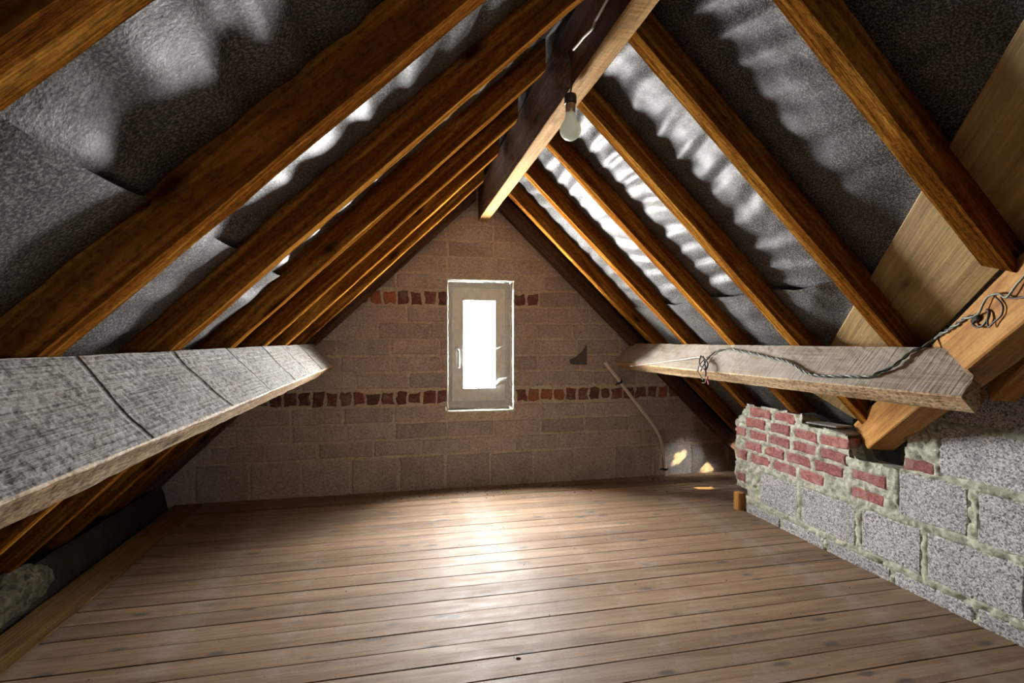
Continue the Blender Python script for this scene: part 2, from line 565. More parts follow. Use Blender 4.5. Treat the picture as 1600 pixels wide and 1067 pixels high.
for i, y0 in enumerate(ylines):
    yc = y0 + BP / 2
    if yc > D: yc = D - .02
    x0 = -1.14 + random.uniform(-.006, .006)
    x1 = 1.995 if yc < 2.68 else 2.62
    V, F = board_mesh(x0, x1, BP - random.uniform(.0018, .0034), i)
    o = mk('floor_board', V, F, M['floor'], floor)
    o.location = (0, yc * H, random.uniform(-.001, .001) * H)
    if abs(HOLE.y - yc) < BP / 2:   # the board with the round knot hole
        cv, cf = tube_geo([(HOLE.x, HOLE.y - yc, -.06), (HOLE.x, HOLE.y - yc, .04)], .0085, 14)
        co = mk('cutter', cv, cf, M['dark']); co.location = o.location
        md = o.modifiers.new('hole', 'BOOLEAN'); md.object = co; md.solver = 'EXACT'
        bpy.context.view_layer.update()
        me = bpy.data.meshes.new_from_object(o.evaluated_get(bpy.context.evaluated_depsgraph_get()))
        o.modifiers.clear(); o.data = me
        bpy.data.objects.remove(co)
eb = beam('edge_board', (-1.228, -1.4, -.016), (-1.228, D, -.016), .165, .03, (0, 0, 1), M['edge_board'], seed=91, parent=None)
eb.name = 'floor_board'; eb.parent = floor; eb['label'] = 'long edge board laid across the ends of the floor boards'

# ---- far gable wall
wall_back_mats = M['gable_mortar']
courses = []       # (z0, z1, kind)
z = 0.0
courses.append((-.02, .222, 'big')); z = .231
idx = 0
while z < 2.2:
    kind = 'block'
    if abs(z - .564) < .03: kind = 'brick'
    if abs(z - 1.224) < .04: kind = 'brick'
    courses.append((z + .006, z + .103, kind)); z += .1108
WX0, WX1, WZ0, WZ1 = .345, .796, .520, .1406 * 10
joints = []        # course boundaries for the mortar relief
def gable_grid(u, v):
    x = -1.75 + 4.45 * u; zz = -.06 + 2.34 * v
    dz = min(abs(zz - c[1] - .004) for c in courses)
    ridge = max(0, 1 - dz / .016)
    zz2 = zz
    yy = D + .004 - .0085 * ridge * (.45 + .55 * fbm(x * 6, zz * 9)) - .005 * fbm(x * 11, zz * 11, 3)
    return (x, yy, zz2)
def gable_keep(c):
    if WX0 < c.x < WX1 and WZ0 < c.z < WZ1: return False
    return c.z < felt_z(c.x) + .03
wall_back = grid('wall_back', 330, 190, gable_grid, M['gable_mortar'], keep=gable_keep)
tag(wall_back, 'far gable wall of brown blocks and brick courses around the small window', None, None, 'structure')
to_back = lambda a, b, dpt: (a, D - dpt, b)
def gable_piece(name, x0, x1, z0, z1, mat, front=.004):
    for (a0, a1, b0, b1) in ((x0, x1, z0, z1),):
        spans = [(a0, a1)]
        if b1 > WZ0 + .01 and b0 < WZ1 - .01 and a1 > WX0 and a0 < WX1:
            spans = []
            if a0 < WX0 - .03: spans.append((a0, WX0 - .004))
            if a1 > WX1 + .03: spans.append((WX1 + .004, a1))
        for (s0, s1) in spans:
            poly = [(s0, b0), (s1, b0), (s1, b1), (s0, b1)]
            poly = clip(poly, T, 1, Z0 + FELT + T * XR)
            poly = clip(poly, -T, 1, Z0 + FELT - T * XR)
            if len(poly) < 3: continue
            ar = abs(sum(poly[i][0] * poly[(i + 1) % len(poly)][1] - poly[(i + 1) % len(poly)][0] * poly[i][1] for i in range(len(poly)))) / 2
            if ar < .0012: continue
            piece(name, poly, -.03, front + random.uniform(-.002, .002), to_back, mat, wall_back, jit=.0085 if name == 'brick' else .005)
for ci, (z0, z1, kind) in enumerate(courses):
    x = -1.62 + (.16 if ci % 2 else 0) + random.uniform(-.03, .03)
    if kind == 'big':
        x = -1.50
        while x < 2.6:
            gable_piece('concrete_block', x + .008, x + .297, z0, z1, M['gable_block']); x += .305
    elif kind == 'block':
        while x < 2.6:
            w = .325 + random.uniform(-.02, .02)
            if (x < -1.0 or x > 2.15) and random.random() < .7:     # brick toothing at the eaves
                gable_piece('brick', x + .006, x + .16, z0, z1 - .02, M['dark_brick'], .003); x += .17
                continue
            gable_piece('concrete_block', x + .007, x + w - .007, z0, z1, M['gable_block']); x += w
    else:
        while x < 2.6:
            w = .086 + random.uniform(-.006, .012)
            mt = M['orange_brick'] if random.random() < .08 else M['dark_brick']
            sh = random.uniform(0, .014)
            if z0 < 1 or x < .9:
                gable_piece('brick', x + .008, x + w - .010, z0 + .006 + sh * .4, z1 - .006 - sh, mt, .0035); x += w
            else:
                gable_piece('concrete_block', x + .007, x + .3, z0, z1, M['gable_block']); x += .307
# reveal of the window opening
RV = .16
def reveal_part(name, a, b):
    (x0, z0), (x1, z1) = a, b
    n = 14
    def f(u, v):
        q = fbm(u * 8 + x0, v * 4 + z0, 7) * .003
        nx, nzv = (1, 0) if abs(x0 - x1) < 1e-6 else (0, 1)
        return (x0 + (x1 - x0) * u + q * nx, D - .003 + RV * v, z0 + (z1 - z0) * u + q * nzv)
    return grid(name, n, 4, f, M['reveal'], wall_back)
reveal_part('reveal_jamb', (WX0, WZ0), (WX0, WZ1)); reveal_part('reveal_jamb', (WX1, WZ0), (WX1, WZ1))
reveal_part('reveal_head', (WX0, WZ1), (WX1, WZ1)); reveal_part('reveal_sill', (WX0, WZ0), (WX1, WZ0))

# ---- block wall on the right, brick patch at its far end
YE = 2.72
def right_top(y):
    if y > 2.26: return .625
    if y > 1.985: return .575
    if y > 1.72: return .475
    return min(wing_z(y), .475 + (1.72 - y) * 8)
rp = []   # (kind, y0, y1, z0, z1)
def addp(kind, y0, y1, z0, z1): rp.append((kind, min(y0, y1), max(y0, y1), z0, z1))
for (a, b) in ((2.70, 2.42), (2.40, 2.12), (2.10, 1.78), (1.76, 1.46), (1.44, 1.12), (1.10, .78), (.76, .44), (.42, .1), (.08, -.24), (-.26, -.6), (-.62, -.95), (-.97, -1.3), (-1.32, -1.58)):
    addp('block', a, b, -.02, .055)
for (a, b) in ((2.575, 2.295), (2.27, 1.945), (1.915, 1.65), (1.622, 1.30), (1.275, .95), (.925, .6), (.575, .25), (.225, -.1), (-.125, -.45), (-.475, -.8), (-.825, -1.15), (-1.175, -1.57)):
    addp('block', a, b, .082, .262)
for (a, b) in ((1.745, 1.478), (1.445, 1.12), (1.095, .77), (.745, .42), (.395, .07), (.045, -.28), (-.305, -.63), (-.655, -.98), (-1.005, -1.57)):
    addp('block', a, b, .290, .470)
zc = .495; k = 0
while zc < 2.2:
    y = 1.60 - (.16 if k % 2 == 0 else 0)
    if k == 0: addp('brick', 1.72, 1.60, .482, .528); y = 1.58
    while y > -1.5:
        y2 = max(-1.58, y - .318)
        if zc + .17 < wing_z(y if y > -.58 else y2) - .0: addp('block', y, y2, zc, zc + .178)
        y = y2 - .022
    zc += .2; k += 1
rowz = [.588 - .0665 * i for i in range(8)]
for i, zb in enumerate(rowz):
    y = 2.80 - (.09 if i % 2 else 0.0) - random.uniform(0, .02)
    if i == 0: y = 2.66
    while True:
        L = .158 + random.uniform(-.012, .012)
        if i >= 1 and y > 2.74: L = random.uniform(.075, .10)
        lo = 2.24 if i == 0 else (2.0 if i < 5 else 2.60)
        if y - L < lo - .03: break
        addp('brick', y - random.uniform(0, .01), y - L, zb - .0225, zb + .0275)
        y -= L + random.uniform(.018, .032)
addp('brick', 1.965, 1.80, .378, .424); addp('brick', 1.97, 1.81, .300, .345)
def inside_dist(y, z):
    best = -1
    for (kd, y0, y1, z0, z1) in rp:
        d = min(y - y0, y1 - y, z - z0, z1 - z)
        if d > best: best = d
    return best
def right_grid(u, v):
    y = YNEAR + (2.83 - YNEAR) * u; zz = -.02 + 1.5 * v
    dd = inside_dist(y, zz)
    lump = fbm(y * 13, zz * 13, 2)
    if dd > 0:
        off = max(-.014, .001 - dd * 1.1) + .007 * lump
    else:
        off = .004 + .013 * lump + .006 * nz(y * 45, zz * 45) - .012 * max(0, .12 - abs(nz(y * 17, zz * 17, 6))) / .12
    return (XW - off, y, zz)
def ragged(y, z): return .018 * nz(z * 14, 3.3) + .012 * nz(z * 40, 1.1)
def right_keep(c):
    if c.z > right_top(c.y) + .016 * nz(c.y * 16, 8.8) : return False
    lim = (2.79 if c.z > .13 else 2.69) + ragged(c.y, c.z)
    if c.z > .5: lim -= (c.z - .5) * .9
    return c.y < lim
wall_right = grid('wall_right', 480, 180, right_grid, M['mortar'], keep=right_keep)
tag(wall_right, 'rough block wall on the right with a patch of pink bricks', None, None, 'structure')
to_right = lambda a, b, dpt: (XW - dpt, a, b)
for (kd, y0, y1, z0, z1) in rp:
    if y0 < 1.7 and z1 > wing_z((y0 + y1) / 2) + .05: continue
    poly = [(y0, z0), (y1, z0), (y1, z1), (y0, z1)]
    if kd == 'block':
        piece('concrete_block', poly, -.06, .002 + random.uniform(-.003, .003), to_right, M['block'], wall_right, jit=.005, inset=.006)
    else:
        if y0 > 2.5 and z1 > .55:
            poly = clip(poly, 1, .5, 2.72 + .5 * .58)
        piece('brick', poly, -.06, .004 + random.uniform(-.003, .003), to_right, M['pink_brick'], wall_right, jit=.006, inset=.006)
# back and top of that wall, so that it has its thickness
def wall_core():
    ys = [YNEAR + (2.66 - YNEAR) * i / 60 for i in range(61)]
    V, F = [], []
    for y in ys:
        t = right_top(y) - .015
        if y > 2.3: t -= max(0, (y - 2.35)) * .25
        V += [(XW + .012, y, -.02), (XW + .012, y, t), (XW + .12, y, t), (XW + .12, y, -.02)]
    for i in range(60):
        a = i * 4
        for j in range(3): F.append((a + j, a + j + 1, a + j + 5, a + j + 4))
    F.append((0, 3, 2, 1)); e = 240; F.append((e, e + 1, e + 2, e + 3))
    return mk('wall_core', V, F, M['mortar'], wall_right)
wall_core()

# ---- low rubble wall under the left eaves, rear gable behind the viewer
def left_grid(u, v):
    y = YREAR + (D - YREAR) * u
    zz = -.03 + .15 * v
    patch = max(0, 1 - abs(y - 2.25) / .22)
    return (-1.335 - .05 * v - .02 * fbm(y * 8, zz * 8) , y, zz)
wall_left = grid('wall_left', 260, 10, left_grid, M['dark_kerb'])
def lump_fn(u, v):
    a, b = u * 2 * math.pi, v * math.pi
    q = Vector((math.cos(a) * math.sin(b), math.sin(a) * math.sin(b), math.cos(b)))
    r = 1 + .5 * fbm(q.x * 1.6, q.y * 1.6 + 4, q.z * 1.6) + .05 * nz(q.x * 9, q.y * 9, q.z * 9)
    return (-1.375 + q.x * .06 * r, 2.27 + q.y * .19 * r, .06 + q.z * .09 * r)
grid('mortar_lump', 90, 45, lump_fn, M['rubble'], wall_left)
tag(wall_left, 'low dark kerb with a lump of mortar under the left eaves', None, None, 'structure')
def rear_fn(u, v):
    x, zz = -1.8 + 4.6 * u, -.1 + 2.5 * v
    return (x, YREAR + .004 * fbm(x * 8, zz * 8), zz)
RX0, RX1, RZ0, RZ1 = .46, .60, .85, 1.00       # opening for the added fill window behind the viewer
wall_front = grid('wall_front', 60, 36, rear_fn, M['verge'], keep=lambda c: not (RX0 - .04 < c.x < RX1 + .04 and RZ0 - .04 < c.z < RZ1 + .04))
tag(wall_front, 'dark boarded gable behind the viewer', None, None, 'structure')

# ---- roofing felt
LAP = .955
RL = [.46, .925, 1.39, 1.84, 2.27, 2.70, 3.18, 3.505]      # left rafters (centre lines)
RR = [.57, 1.02, 1.475, 1.94, 2.38, 2.82, 3.24, 3.505]     # right rafters
def bay(y, R):
    pts = [R[0] - .46 * k for k in range(10, 0, -1)] + R
    for a, b in zip(pts, pts[1:]):
        if a <= y <= b: return (y - a) / (b - a), b - a
    return 0, 1
holes = []
for tgt in ((2.057, 3.55, .122), (2.30, 3.55, .04), (2.036, 3.18, 0.0)):
    tgt = Vector(tgt)
    t = (Z0 + FELT + T * XR - T * tgt.x - tgt.z) / (SUN_TO.z + T * SUN_TO.x)
    holes.append(tgt + SUN_TO * t)
def felt_fn(side, d0, d1, drop, sd):
    R = RL if side < 0 else RR
    def f(u, v):
        d = d0 + (d1 - d0) * u
        y = YREAR + (D + .04 - YREAR) * v
        s, w = bay(y, R)
        env = math.sin(math.pi * s) ** .7 if 0 < s < 1 else 0
        if side > 0: env *= min(1, max(0, (valley_x(y) - .22 - XR - d) / .10))
        sl = d * CS
        wob = y * 1.3 + .5 * nz(y * 2.2, d * 1.5, sd)
        lam = .115 if side > 0 else .135
        ph = 2 * math.pi * (sl / lam + .35 * wob + .9 * nz(d * 3.1, y * 2.3, sd + 4))
        rip = math.sin(ph) + .4 * math.sin(ph * 1.9 + 3 * nz(d * 4, y * 5, sd))
        low = drop > 0
        if not low: env *= min(1, max(0, 1 - (d - LAP - .06) / .10))
        amp = (.0085 if side > 0 else .0105) * (.45 if low else 1) * (.5 + .9 * abs(nz(d * 2.5, y * 3.1, sd + 9)))
        sag = env * ((.016 if side > 0 else .022) + .018 * nz(d * 2.6, y * 1.7, sd + 2)) + env * amp * rip + env * .004 * fbm(d * 16, y * 16, sd)
        if low: sag += env * drop * math.exp(-(d - LAP) / .3) + .0015 * env * nz(y * 30, 7)
        nrm = sag
        zz = (Z0 - T * d + FELT) + (-.003 if low else .003)
        return (XR + side * d - side * nrm * T / CS * 1.0, y, zz - nrm / CS)
    return f
def felt_keep(side):
    def kf(c):
        if side > 0 and c.y < 1.84 + .9:
            if c.x > valley_x(c.y) + .03: return False
        for h in holes:
            if side > 0 and ((c.x - h.x) / .035) ** 2 + ((c.y - h.y) / .030) ** 2 < 1: return False
        return True
    return kf
roof = empty('ceiling')
tag(roof, 'sagging dark roofing felt over the rafters', None, None, 'structure')
for side, nm in ((-1, 'left'), (1, 'right')):
    grid('felt_sheet', 190, 400, felt_fn(side, 0.0, 2.28, 0.0, 3 + side), M['felt'], roof, keep=felt_keep(side))
    grid('felt_sheet', 90, 400, felt_fn(side, LAP, 2.28, .020, 3 + side), M['felt'], roof, keep=felt_keep(side))
# felt of the wing roof beyond the valley
def wing_fn(u, v):
    y = YREAR + (2.75 - YREAR) * v
    x0 = valley_x(y)
    x = x0 + (2.75 - x0) * u
    return (x, y, wing_z(y) + .004 + .004 * fbm(x * 9, y * 9))
grid('felt_sheet', 40, 90, wing_fn, M['felt'], roof, keep=lambda c: c.z > -.02)

# outer wall closing the space behind the block wall
def outer_fn(u, v):
    y = YREAR - .1 + (D + .15 - YREAR) * u
    return (2.70 + .01 * fbm(y * 6, v * 4), y, -.12 + v * (.12 + max(wing_z(y) if y < 2.78 else 0, felt_z(2.70)) + .03))
tag(grid('wall_outer', 60, 8, outer_fn, M['rubble']), 'outer wall in the dark behind the block wall', None, None, 'structure')

# unseen plane added over right eaves to block skylight; holes let sun in
OUT = .26
holes_out = [h + SUN_TO * (OUT / (SUN_TO.z + T * SUN_TO.x)) for h in holes]
def blocker_fn(u, v):
    d = .7 + 2.5 * u; y = 1.2 + 3.2 * v
    return (XR + d, y, Z0 - T * d + FELT + OUT)
def blocker_keep(c):
    return all(((c.x - h.x) / .040) ** 2 + ((c.y - h.y) / .034) ** 2 >= 1 for h in holes_out)
tag(grid('sky_blocker', 160, 200, blocker_fn, M['slate'], keep=blocker_keep), 'unseen dark plane beyond the felt, added to block skylight', None, None, 'structure')

# ================================================================== TIMBERS
def rafter(side, y, label, mat, d0=.03, d1=2.06, w=RW, low=0.0, seed=0, depth=RD, cat='rafter', cut=None):
    ax = Vector((side, 0, -T)).normalized()
    nrm = Vector((side * T, 0, 1)).normalized()       # outward, away from the room
    off = nrm * (depth / 2)
    p0 = Vector((XR + side * d0, y, under(XR + d0) - low)) + off
    p1 = Vector((XR + side * d1, y, under(XR + d1) - low)) + off
    c0 = lambda yy, zz: -zz * T          # plumb cut against the ridge beam
    c1 = cut or (lambda yy, zz: zz / T * 0.9)
    o = beam('rafter', p0, p1, w, depth, nrm, mat, seed=seed, cut0=c0, cut1=c1)
    return tag(o, label, cat, 'rafters of the %s slope' % ('left' if side < 0 else 'right'))
lab_l = ['nearest left rafter, rough sawn, cropped by the top left corner',
         'left rafter second from the viewer, ending on the purlin at the left edge',
         'left rafter third from the viewer, above the middle of the grey purlin',
         'left rafter fourth from the viewer, pale thin underside',
         'left rafter fifth from the viewer, yellow underside',
         'left rafter third from the far gable, counting the dark one on the wall',
         'left rafter next to the dark one on the far gable',
         'dark rafter lying against the far gable on the left']
for i, (y, lb) in enumerate(zip(RL, lab_l)):
    last = i == len(RL) - 1
    rafter(-1, y, lb, M['verge'] if last else M['rafter'], seed=i + 1, low=.03 if last else 0, w=.07 if last else RW)
lab_r = [None,
         'nearest right rafter, broad orange underside, landing on the valley beam',
         'second right rafter from the viewer, behind the near end of the purlin',
         'third right rafter from the viewer, above the twisted wire',
         'fourth right rafter from the viewer, running down to the pink bricks',
         'right rafter third from the far gable, above the knotted wire end',
         'thin right rafter next to the dark one on the far gable',
         'dark brown rafter lying against the far gable on the right']
for i, (y, lb) in enumerate(zip(RR, lab_r)):
    if lb is None: continue
    last = i == len(RR) - 1
    d1 = 2.06
    cut = None
    if i == 1:
        d1 = valley_x(y) - XR - .01
        cut = lambda yy, zz: -yy * .6 + zz * .9
    elif i == 2:
        d1 = 1.20
    elif i == 3: d1 = 1.50
    elif i == 4: d1 = 1.50
    rafter(1, y, lb, M['verge'] if last else M['rafter'], d1=d1, seed=i + 31, low=.04 if last else 0, w=.07 if last else RW, cut=cut)

# ridge beam
RBH, RBW = .23, .066
rb = beam('ridge_beam', (XR, -.2, 1.809 + RBH / 2), (XR, D - .002, 1.809 + RBH / 2), RBW, RBH, (0, 0, 1), M['ridge'],
          side_mats=(M['ridge'], M['ridge'], M['ridge_low'], M['ridge']), seed=60)
tag(rb, 'ridge beam with dark sides and paler underside', 'beam')

# purlins: broad face up the slope, square to the rafters
PH, PW = .190, .072
def purlin(side, y0, y1, label, face, edge, seed, cut0=None):
    ed = Vector((side * T, 0, 1.0)).normalized()      # up along the broad face towards the rafters (square to the slope)
    # broad face line: from the rafter underside (d = 1.09) inward and down
    top = Vector((XR + side * 1.09, 0, .9775)); low = top - ed * PH
    into = Vector((side * 1.0, 0, -T)).normalized()   # down the slope
    c = (top + low) / 2 + into * (PW / 2)
    a, b = c.copy(), c.copy(); a.y, b.y = y0, y1
    # local z = away from the broad face's normal
    sm = (face, edge, edge, edge)
    o = beam('purlin', a, b, PH, PW, -into, edge, side_mats=sm, seed=seed, rough=.003, seg=.03, cut0=cut0)
    return tag(o, label, 'beam', 'purlins')
pl = purlin(-1, -.6, D - .002, 'rough grey dusty purlin along the left slope', M['dusty_grey'], M['raw_edge'], 71)
def mitre(yy, zz):      # near end of the right purlin, cut off at an angle against the valley beam
    q = yy + PH / 2
    return .0
pr = purlin(1, 1.16, D - .002, 'tan dusty purlin along the right slope carrying the twisted wire', M['dusty_tan'], M['raw_edge'], 72,
            cut0=lambda yy, zz: max(0, (-yy if True else yy) * 1.0 + .02) * 1.25)

# valley beam: parallel to the valley, carries the jack rafters
vdir = Vector((VD.x, VD.y, -.5 * T)).normalized()
side_n = Vector((VD.y, -VD.x, 0))
VW, VH = .10, .155
def valley_pt(s, lower):      # point on the room-side face's lower edge
    return Vector((VA.x + VD.x * s, VA.y + VD.y * s, .853 - .5 * T * s + lower))
vup = Vector((0, 0, 1)); vup = (vup - vdir * vup.dot(vdir)).normalized()
a = valley_pt(-2.0, 0) + side_n * (VW / 2) + vup * (VH / 2)
b = valley_pt(.75, 0) + side_n * (VW / 2) + vup * (VH / 2)
vb = beam('valley_beam', a, b, VW, VH, vup, M['valley'], seed=80, seg=.04, cut1=lambda yy, zz: zz * .9)
tag(vb, 'thick orange valley beam slanting up from the block wall', 'beam')

# valley boards nailed on the rafters along the valley
def valley_board(name, off0, off1, label, seed):
    c = (off0 + off1) / 2; w = off1 - off0
    pl_n = Vector((T, 0, 1)).normalized()
    def pt(s):
        q = VA + VD * s
        perp = Vector((-VD.y, VD.x)) * c
        x, yv = q.x + perp.x, q.y + perp.y
        return Vector((x, yv, felt_z(x) - .010))
    o = beam('valley_board', pt(-1.6), pt(.95), w * 1.18, .018, pl_n, M['board'], seed=seed, rough=.001, bev=.002)
    return tag(o, label, 'board')
valley_board('valley_board', -.03, .185, 'wide yellow valley board running diagonally behind the right rafters', 5)

# stub of the wing roof under the valley beam
ws = beam('wing_rafter', (1.78, 1.10, wing_z(1.10) - .20), (1.98, 1.36, wing_z(1.36) - .23), .07, .10, (0, 0, 1), M['valley'], seed=83)
tag(ws, 'short rafter end behind the valley beam at the right edge', 'rafter')

# ================================================================== WINDOW
win = empty('window_1', ((WX0 + WX1) / 2, D + .1, WZ0))
tag(win, 'small cream plastic window in the far gable', None, None, 'structure')
wo = Vector(((WX0 + WX1) / 2, D + .1, WZ0))
def ring(name, x0, x1, z0, z1, wl, wr, wb, wt, y0, y1, mat, parent=win, bev=.004):
    """rectangular frame: outer x0..z1, member widths, front at y0"""
    def rect(i, y, j):
        return [(x0 + (wl if i else 0) + (-j if i else j), y, z0 + (wb if i else 0) + (-j if i else j)),
                (x1 - (wr if i else 0) - (-j if i else j), y, z0 + (wb if i else 0) + (-j if i else j)),
                (x1 - (wr if i else 0) - (-j if i else j), y, z1 - (wt if i else 0) - (-j if i else j)),
                (x0 + (wl if i else 0) + (-j if i else j), y, z1 - (wt if i else 0) - (-j if i else j))]
    rings = [rect(0, y1, 0), rect(0, y0 + bev, 0), rect(0, y0, bev), rect(1, y0, bev), rect(1, y0 + bev, 0), rect(1, y1, 0)]
    V = [Vector(p) - wo for r in rings for p in r]
    F = []
    for i in range(6):
        for j in range(4):
            n2 = ((i + 1) % 6)
            F.append((i * 4 + j, i * 4 + (j + 1) % 4, n2 * 4 + (j + 1) % 4, n2 * 4 + j))
    return mk(name, V, F, mat, parent)
ring('outer_frame', WX0 + .002, WX1 - .004, WZ0 + .003, WZ1 - .004, .045, .05, .06, .05, D + .085, D + .15, M['upvc'])
sash = ring('sash_frame', .378, .758, .575, 1.362, .0745, .069, .083, .083, D + .065, D + .13, M['upvc'])
ring('glazing_bead', .4505, .691, .656, 1.281, .010, .010, .010, .010, D + .060, D + .09, M['bead'], sash)
V = [Vector(p) - wo for p in ((.455, D + .095, .66), (.688, D + .095, .66), (.688, D + .095, 1.277), (.455, D + .095, 1.277),
                              (.455, D + .10, .66), (.688, D + .10, .66), (.688, D + .10, 1.277), (.455, D + .10, 1.277))]
mk('glass_pane', V, [(0, 1, 2, 3), (7, 6, 5, 4), (0, 4, 5, 1), (1, 5, 6, 2), (2, 6, 7, 3), (3, 7, 4, 0)], M['glass'], sash)
hx = .418
hd = mk('handle_plate', *(lambda V: (V, [(0, 1, 2, 3), (4, 7, 6, 5), (0, 4, 5, 1), (1, 5, 6, 2), (2, 6, 7, 3), (3, 7, 4, 0)]))(
    [Vector(p) - wo for p in ((hx - .014, D + .052, .80), (hx + .014, D + .052, .80), (hx + .014, D + .052, .95), (hx - .014, D + .052, .95),
                              (hx - .016, D + .066, .795), (hx + .016, D + .066, .795), (hx + .016, D + .066, .955), (hx - .016, D + .066, .955))]), M['upvc'], sash)
hp = smooth_path([Vector((hx, D + .055, .93)) - wo, Vector((hx + .001, D + .025, .93)) - wo, Vector((hx + .004, D + .018, .90)) - wo,
                  Vector((hx + .004, D + .016, .86)) - wo, Vector((hx + .003, D + .02, .81)) - wo], 5)
V, F = tube_geo(hp, .008, 8); mk('handle', V, F, M['bead'], sash, smooth=True)
# ragged foam round the opening
def foam(a, b, seed):
    n = 60; pts = []
    for i in range(n + 1):
        t = i / n
        q = Vector(a).lerp(Vector(b), t)
        q += Vector((nz(t * 24, seed) * .004 + nz(t * 70, seed) * .0025, nz(t * 14, seed, 5) * .004, nz(t * 20, seed, 9) * .003))
        pts.append(q - wo)
    V, F = tube_geo(pts, lambda t: .0058 + .0045 * nz(t * 30, seed, 2) + .004 * nz(t * 90, seed, 4), 7)
    return mk('sealing_foam', V, F, M['foam'], win, smooth=True)
foam((WX0 - .004, D - .006, WZ0 - .005), (WX0 - .004, D - .006, WZ1 + .004), 1)
foam((WX1 + .004, D - .006, WZ0 - .005), (WX1 + .004, D - .006, WZ1 - .01), 2)
foam((WX0 - .02, D - .006, WZ1 + .003), (WX1 + .01, D - .006, WZ1 + .003), 3)
foam((WX0 - .012, D - .006, WZ0 - .004), (WX1 + .012, D - .006, WZ0 - .004), 4)
foam((WX1 - .006, D + .05, WZ0 + .02), (WX1 - .006, D + .05, WZ1 - .01), 6)
# torn plastic strips at the right of the window
tp = empty('plastic_strip', (WX1, D, .7))
tag(tp, 'torn white plastic strips hanging at the lower right of the window', 'plastic strip')
to = Vector((WX1, D, .7))
P = [on_plane(px, py, (0, D + .04, 0), (0, 1, 0)) - to for px, py in ((773, 600), (780, 591), (790, 589), (797, 586))]
Q = [on_plane(px, py, (0, D + .03, 0), (0, 1, 0)) - to for px, py in ((774, 604), (782, 600), (791, 599), (796, 592))]
V = P + Q + [v + Vector((0, .003, 0)) for v in P + Q]
F = []
for i in range(3):
    F += [(i, i + 1, i + 5, i + 4), (i + 8, i + 12, i + 13, i + 9), (i, i + 8, i + 9, i + 1), (i + 4, i + 5, i + 13, i + 12)]
F += [(0, 4, 12, 8), (3, 11, 15, 7)]
mk('flap', V, F, M['tape'], tp, smooth=True)
for pts in (((772, 546), (780, 543), (790, 537), (799, 527)), ((745, 606), (757, 604), (772, 600)), ((780, 632), (788, 628), (794, 621), (798, 622))):
    V, F = tube_geo(smooth_path([on_plane(a, b, (0, D + .045, 0), (0, 1, 0)) - to for a, b in pts], 4), .0028, 6)
    mk('strand', V, F, M['tape'], tp, smooth=True)

# unseen window added behind the viewer to brighten the far gable
wo = Vector(((RX0 + RX1) / 2, YREAR, RZ0))
fill_win = empty('added_fill_window', wo)
tag(fill_win, 'small added fill-light window in the gable behind the viewer', None, None, 'structure')
ring('outer_frame', RX0 - .09, RX1 + .09, RZ0 - .09, RZ1 + .09, .10, .10, .10, .10, YREAR - .05, YREAR + .02, M['upvc'], fill_win)
V = [Vector((x, y, z)) - wo for y in (YREAR - .02, YREAR - .015) for x, z in ((RX0, RZ0), (RX1, RZ0), (RX1, RZ1), (RX0, RZ1))]
mk('glass_pane', V, [(0, 1, 2, 3), (7, 6, 5, 4), (0, 4, 5, 1), (1, 5, 6, 2), (2, 6, 7, 3), (3, 7, 4, 0)], M['glass'], fill_win)

# ================================================================== LAMP
bp = Vector((XR - RBW / 2 - .005, 1.60, 1.0))
L0 = empty('pendant_bulb', (bp.x, bp.y, 1.70))
tag(L0, 'frosted bulb in a black holder hanging from the ridge beam', 'light bulb')
o = Vector((bp.x, bp.y, 1.70))
def zpix(py, dist): return 1 + (531 - py) / 820 * dist
dist = bp.x * SA + bp.y * CA
zt, zs, zb = zpix(147, dist), zpix(166, dist), zpix(220, dist)
R = .0340
prof = [(.0, zb)]
for i in range(1, 13):
    a = math.radians(11 * i)
    prof.append((R * math.sin(a), zb + R - R * math.cos(a)))
prof += [(.0205, zb + .0655), (.0172, zb + .073), (.0158, zb + .082), (.0150, zb + .094), (.0145, zb + .098)]
lathe('bulb', [(max(r, .0006), z - o.z) for r, z in prof], M['bulb'], L0, n=32)
lathe('bulb_cap', [(.0152, zb + .088 - o.z), (.0162, zb + .090 - o.z), (.0162, zs + .006 - o.z), (.015, zs + .009 - o.z)], M['brass'], L0)
lathe('holder', [(.0165, zs + .006 - o.z), (.0195, zs + .008 - o.z), (.0195, zs + .03 - o.z), (.018, zs + .036 - o.z), (.0175, zt - .012 - o.z), (.010, zt - .002 - o.z), (.004, zt + .004 - o.z)], M['black'], L0)
top = Vector((XR - RBW / 2 - .004, bp.y + .02, zpix(76, dist)))
V, F = tube_geo([p - o for p in smooth_path([(bp.x, bp.y, zt), (bp.x + .004, bp.y, zt + .03), (bp.x + .006, bp.y + .004, zt + .07), top], 6)], .0028, 6)
mk('flex', V, F, M['flex_dark'], L0, smooth=True)
wc = [on_plane(px, py, (XR - RBW / 2 - .006, 0, 0), (1, 0, 0)) for px, py in ((896, 78), (903, 70), (913, 58), (925, 46), (930, 34), (938, 20), (944, 9), (951, -4), (960, -22), (975, -50))]
cab = tube('white_cable', smooth_path(wc, 6), .0042, M['flex_white'])
tag(cab, 'off-white cable pinned along the side of the ridge beam', 'cable')

